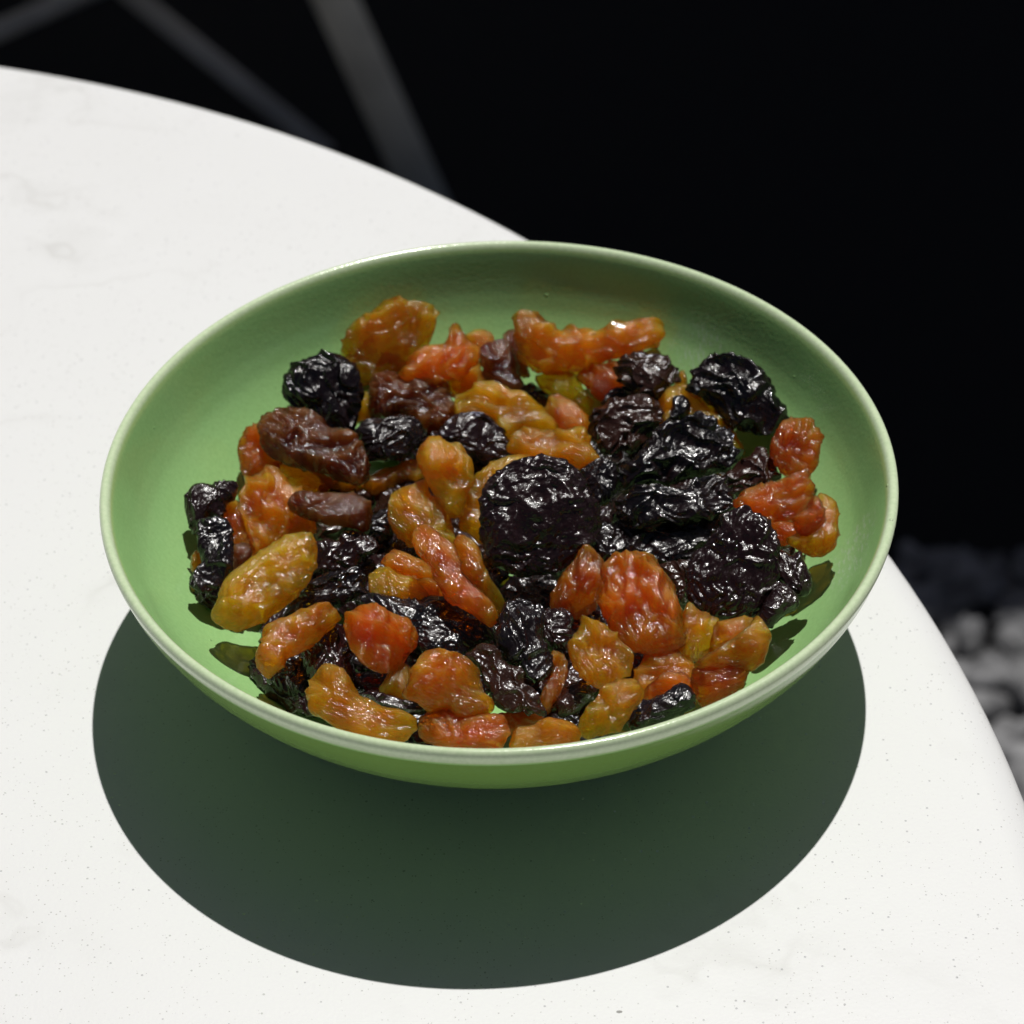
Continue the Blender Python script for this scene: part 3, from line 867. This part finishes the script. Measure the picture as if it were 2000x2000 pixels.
raisin('E', [(-20,1560),(120,1555),(230,1580),(330,1600),(430,1610),(510,1650),(460,1690),(300,1700),(180,1680),(60,1620)], 'plum', 1.3, "flat purplish raisin between the yellow crescent and the plump smooth orange one")
raisin('E', [(440,1770),(480,1690),(560,1660),(660,1660),(780,1720),(900,1690),(1020,1700),(1080,1750),(1080,1860),(1000,1930),(700,1940),(520,1900),(450,1850)], 'umber', 1.4, "crinkled amber brown raisin behind the front rim below the plump orange one")
raisin('E', [(1000,1700),(1150,1690),(1280,1660),(1330,1680),(1320,1740),(1220,1810),(1130,1840),(1060,1780)], 'umber', .9, "brown raisin lying low behind the front rim beside the crinkled amber brown one")
raisin('E', [(1110,1870),(1150,1800),(1250,1780),(1360,1730),(1480,1730),(1560,1770),(1610,1840),(1570,1920),(1300,1960),(1110,1950)], 'orange', 1.3, "dusty orange raisin half hidden by the middle of the front rim")
raisin('E', [(1400,1660),(1500,1530),(1620,1460),(1700,1500),(1700,1580),(1620,1660),(1560,1740),(1480,1720)], 'brownblack', 1.0, "shaded dark brown raisin behind the upright dusty orange one at the front rim")
# --- right side
raisin('E', [(1400,820),(1490,680),(1560,600),(1610,520),(1660,475),(1710,500),(1760,580),(1790,680),(1790,780),(1740,810),(1700,920),(1590,990),(1540,960),(1500,930),(1410,930)], 'umber', 2.6, "upright brown translucent raisin below the right side of the large round black one")
raisin('F', [(190,870),(200,780),(230,720),(215,640),(235,590),(290,550),(400,535),(520,550),(610,600),(690,680),(740,780),(780,880),(795,980),(790,1100),(760,1180),(690,1240),(600,1270),(510,1260),(410,1240),(340,1180),(280,1080),(240,1010),(200,940)], 'red', 3.8, "big glowing orange raisin on top at the front right of the heap", thick=1.05, wr=.8)
raisin('F', [(-40,1240),(-5,1150),(20,1110),(60,1010),(140,1000),(230,1020),(280,1080),(350,1150),(430,1230),(440,1340),(360,1420),(310,1480),(200,1490),(100,1460),(40,1400),(-10,1330)], 'orange', 3.1, "round dusty orange brown raisin below the big glowing orange one")
raisin('F', [(30,1770),(60,1700),(120,1640),(190,1550),(210,1480),(310,1450),(400,1425),(460,1440),(490,1540),(450,1640),(400,1740),(330,1810),(180,1850),(60,1850)], 'orange', 2.7, "upright dusty orange raisin leaning on the front rim")
raisin('F', [(390,1740),(460,1610),(580,1580),(690,1560),(720,1500),(800,1480),(860,1530),(880,1600),(840,1660),(720,1710),(560,1770),(440,1800)], 'black', 1.9, "small bluish black knobbed raisin against the front right rim")
raisin('F', [(870,1360),(960,1310),(1060,1310),(1200,1300),(1270,1340),(1250,1440),(1180,1530),(1100,1580),(1000,1620),(940,1630),(900,1530),(870,1440)], 'umber', 2.6, "flat reddish brown raisin near the front right rim")
raisin('F', [(880,1330),(960,1270),(1060,1220),(1180,1150),(1250,1080),(1300,1010),(1350,1000),(1400,1060),(1420,1130),(1400,1230),(1370,1310),(1290,1360),(1200,1340),(1060,1350),(960,1370)], 'orange', 2.7, "folded amber raisin at the lower right edge of the heap", wr=.8)
raisin('F', [(1040,1010),(1150,1000),(1300,985),(1290,1070),(1180,1170),(1060,1240),(1000,1250),(1010,1120)], 'amber', 2.1, "dark amber raisin in the shade of the wrinkled black one on the right")
raisin('F', [(790,960),(840,880),(900,930),(1000,980),(1060,1000),(1050,1120),(1000,1240),(930,1300),(830,1300),(740,1280),(760,1150),(790,1040)], 'amber', 2.6, "amber raisin right of the big glowing orange one")
raisin('F', [(420,1440),(480,1330),(520,1250),(620,1260),(740,1240),(790,1290),(860,1340),(910,1420),(840,1490),(700,1520),(560,1560),(470,1570),(430,1510)], 'red', 1.8, "deep red orange raisin directly under the big glowing orange one")
raisin('F', [(490,1570),(620,1440),(760,1400),(870,1460),(900,1560),(780,1580),(680,1580),(560,1610)], 'umber', 2.2, "crinkled reddish raisin above the small bluish black knobbed one")
raisin('F', [(840,780),(850,660),(890,550),(980,440),(1060,340),(1080,270),(1170,220),(1290,220),(1400,300),(1450,390),(1490,460),(1500,580),(1490,700),(1450,800),(1410,880),(1380,960),(1290,985),(1180,1000),(1050,985),(920,940),(870,880)], 'wrinkled', 3.5, "large wrinkled black raisin on the right of the heap", thick=.72, tilt=.7)
raisin('F', [(1470,500),(1540,530),(1600,560),(1640,530),(1690,620),(1735,720),(1720,800),(1660,820),(1570,790),(1480,680)], 'plum', 1.7, "small dark red raisin at the right edge of the heap")
raisin('F', [(1360,990),(1400,890),(1450,800),(1500,750),(1560,780),(1620,850),(1625,900),(1560,950),(1500,1000),(1430,1060),(1380,1050)], 'plum', 1.3, "small ribbed purplish black raisin below the dark red one at the right edge", seed=41)
raisin('C', [(1170,1600),(1220,1500),(1320,1450),(1440,1430),(1550,1400),(1600,1370),(1690,1350),(1730,1440),(1740,1520),(1680,1620),(1600,1690),(1480,1730),(1400,1730),(1320,1660),(1240,1650)], 'umber', 2.9, "brownish orange folded raisin above the large wrinkled black one on the right")
raisin('C', [(1590,1690),(1690,1610),(1760,1530),(1810,1600),(1830,1700),(1780,1750),(1690,1790),(1630,1770)], 'umber', 2.6, "crinkled brown fold of a raisin beside the bright orange one at the right edge")
raisin('C', [(1550,1850),(1640,1780),(1740,1700),(1770,1600),(1770,1510),(1840,1530),(1900,1590),(1930,1700),(1920,1810),(1890,1890),(1800,1940),(1680,1935),(1590,1895)], 'orange', 1.6, "bright orange raisin with speckled skin at the far right edge of the heap", wr=.7)
raisin('C', [(1420,1730),(1510,1720),(1600,1730),(1670,1760),(1610,1820),(1540,1870),(1460,1840)], 'umber', 2.1, "small brown raisin between the wrinkled black and the bright orange one on the right")
raisin('C', [(1430,1180),(1470,1080),(1540,1000),(1630,960),(1720,970),(1780,1030),(1800,1110),(1780,1220),(1740,1320),(1690,1380),(1600,1410),(1510,1350),(1450,1260)], 'umber', 2.1, "round glossy red brown raisin at the upper right edge of the heap", wr=1.2)
raisin('C', [(1090,1390),(1170,1330),(1240,1260),(1330,1180),(1400,1190),(1440,1260),(1500,1340),(1520,1400),(1430,1450),(1300,1480),(1200,1500),(1130,1450)], 'brownblack', 2.3, "small dark brown raisin with thin shiny ridges left of the glossy red brown one")
raisin('C', [(810,740),(860,650),(920,580),(960,530),(1060,505),(1130,490),(1200,520),(1280,570),(1350,600),(1410,700),(1450,800),(1530,890),(1565,960),(1520,1030),(1440,1070),(1300,1085),(1200,1050),(1100,990),(1020,900),(960,840),(880,780)], 'gloss', 1.8, "large glossy reddish black raisin at the back right edge of the heap", tilt=.7, wr=1.1)
raisin('C', [(620,820),(700,750),(790,730),(900,780),(980,850),(1050,930),(1130,1020),(1190,1120),(1220,1210),(1160,1190),(1060,1140),(900,1060),(760,1000),(650,1000),(630,910)], 'orange', 2.0, "amber raisin arching behind the glossy black one in the right middle", solid=(900,930))
raisin('C', [(700,930),(720,850),(740,800),(800,790),(840,850),(830,930),(760,1000),(700,1000)], 'black', 3.0, "tiny black raisin stub sitting on the amber arch")
raisin('C', [(290,630),(330,560),(370,490),(500,465),(540,500),(680,520),(760,570),(785,640),(750,690),(690,720),(640,790),(600,830),(500,790),(420,740),(340,700)], 'brownblack', 2.9, "knobbly dark brown raisin in front of the right end of the long bent orange one")
raisin('C', [(30,640),(90,580),(200,565),(320,540),(360,680),(420,750),(320,780),(280,800),(190,825),(130,750),(60,690)], 'umber', 1.5, "brownish orange raisin left of the knobbly dark brown one")
raisin('C', [(740,700),(790,620),(820,690),(800,750),(730,760)], 'orange', 1.0, "orange raisin tip showing right of the knobbly dark brown one")
raisin('C', [(110,910),(150,860),(280,840),(400,800),(500,780),(590,830),(630,900),(620,990),(550,1070),(480,1130),(440,1190),(300,1200),(180,1170),(140,1090),(135,990)], 'brownblack', 3.2, "dark brown raisin with deep shiny folds behind the glossy black one")
raisin('C', [(200,850),(290,760),(400,735),(500,770),(560,820),(420,840),(280,870)], 'black', 1.5, "black raisin in the gap between the two dark brown ones at the back")
raisin('C', [(490,1240),(560,1100),(640,1040),(720,990),(830,940),(930,940),(1060,990),(1130,1070),(1190,1170),(1200,1260),(1140,1310),(1060,1340),(960,1345),(860,1390),(750,1420),(640,1440),(500,1450),(380,1420),(300,1370),(400,1290)], 'gloss', 3.6, "large glossy black raisin in the right middle of the heap", thick=.9, solid=(780,1210))
raisin('C', [(310,1590),(360,1520),(450,1450),(560,1480),(640,1450),(740,1480),(850,1460),(920,1380),(1010,1360),(1090,1400),(1120,1480),(1170,1530),(1170,1600),(1110,1650),(1000,1680),(850,1720),(700,1740),(560,1760),(430,1720),(320,1670)], 'gloss', 3.5, "glossy black raisin with rolled folds in front of the large glossy black one", solid=(740,1590), wr=1.1)
raisin('C', [(300,1720),(430,1700),(600,1730),(800,1720),(1010,1670),(1090,1720),(1050,1820),(940,1920),(880,2010),(700,2040),(500,2030),(360,1960),(300,1840)], 'gloss', 2.2, "smooth dark black raisin in the shade below the folded glossy one", wr=.5)
raisin('B', [(1620,1330),(1700,1280),(1770,1260),(1850,1290),(1900,1380),(1880,1480),(1800,1560),(1720,1600),(1660,1480)], 'black', 2.4, "black raisin showing between the round black and the large glossy black one")
raisin('C', [(130,1650),(190,1600),(260,1600),(310,1660),(280,1740),(190,1750),(120,1720)], 'plum', 2.6, "small wrinkled black raisin right beside the large round black one")
raisin('C', [(120,1900),(150,1770),(240,1730),(340,1760),(390,1850),(360,1960),(250,2010),(160,1980)], 'black', 2.2, "black raisin in the shade right below the large round black one")
raisin('F', [(610,630),(700,600),(870,590),(880,680),(850,800),(790,870),(740,780),(680,690)], 'brownblack', 1.9, "dark brown raisin between the big glowing orange and the wrinkled black one")

# raisins at the bottom of the heap that show only as dark gaps between the others
DEEP = {
    0: "black raisin deep in the hollow under the front of the large round black one",
    1: "dark raisin low between the long smooth red orange one and the large round black one",
    2: "black raisin deep behind the top of the crumpled black one in front",
    5: "black raisin low between the crumpled black one and the big glowing orange one",
    6: "black raisin sunk below the pale yellow curved one beside the large round black one",
    7: "black raisin in the gap just above the plump smooth orange one",
    9: "black raisin in the gap left of the small red orange one",
    10: "dark raisin low behind the upright dusty orange one at the front rim",
    14: "black raisin sunk beside the upper left of the pale amber one",
    16: "black raisin sunk at the left end of the folded glossy black one",
    17: "black raisin in the gap above the red orange lump at the front left",
    20: "dark raisin in the gap beneath the red orange lump at the front left",
    22: "black raisin in the shade below the spindle shaped dark brown one",
    24: "black raisin sunk at the left end of the large glossy black one",
    25: "black raisin glimpsed under the lower right end of the large yellow oval one",
    27: "black raisin in the gap just left of the yellow teardrop one",
    28: "black raisin by the front rim beside the right tip of the yellow crescent one",
    33: "black raisin low on the bowl wall left of the yellow crescent one",
    37: "dark raisin deep under the tiny black stub on the amber arch",
    38: "dark raisin peeping out under the upper left side of the large yellow oval one",
}
rg = np.random.RandomState(11)
for k in range(40):
    r_ = 0.0465 * math.sqrt((k + 0.5) / 40); a_ = k * 2.39996
    q = Vector((r_ * math.cos(a_), r_ * math.sin(a_), 0)); q.z = bowl_z(r_) + 0.0042
    if q.y < -0.044: continue
    d = q - CAM
    px_, py_ = 1000 + FPX * d.dot(CX) / d.dot(CZ), 1000 - FPX * d.dot(CY) / d.dot(CZ)
    zx, zy = (px_ - ZOOM['A'][0]) * ZS, (py_ - ZOOM['A'][1]) * ZS
    an = rg.uniform(0, 3.14); A_, B_ = rg.uniform(300, 380), rg.uniform(200, 260)
    pts = []
    for t in np.linspace(0, 6.283, 14, endpoint=False):
        u, w = A_ * math.cos(t) * rg.uniform(.85, 1.1), B_ * math.sin(t) * rg.uniform(.85, 1.1)
        pts.append((zx + u * math.cos(an) - w * math.sin(an), zy + (u * math.sin(an) + w * math.cos(an)) * .75))
    if k in (4, 8, 11, 13, 15, 21, 26, 30, 31, 32, 35, 39): continue
    o = raisin('A', pts, ('black', 'plum', 'brownblack', 'black')[k % 4], -1.3 if k in (0, 1, 2, 3, 6) else 0 if r_ < .036 else -.2, DEEP.get(k, "dark raisin buried at the bottom of the heap, glimpsed in the gaps"), tilt=.15, thick=.85, seed=900 + k)
    o["group"] = "dark raisins at the bottom of the heap"
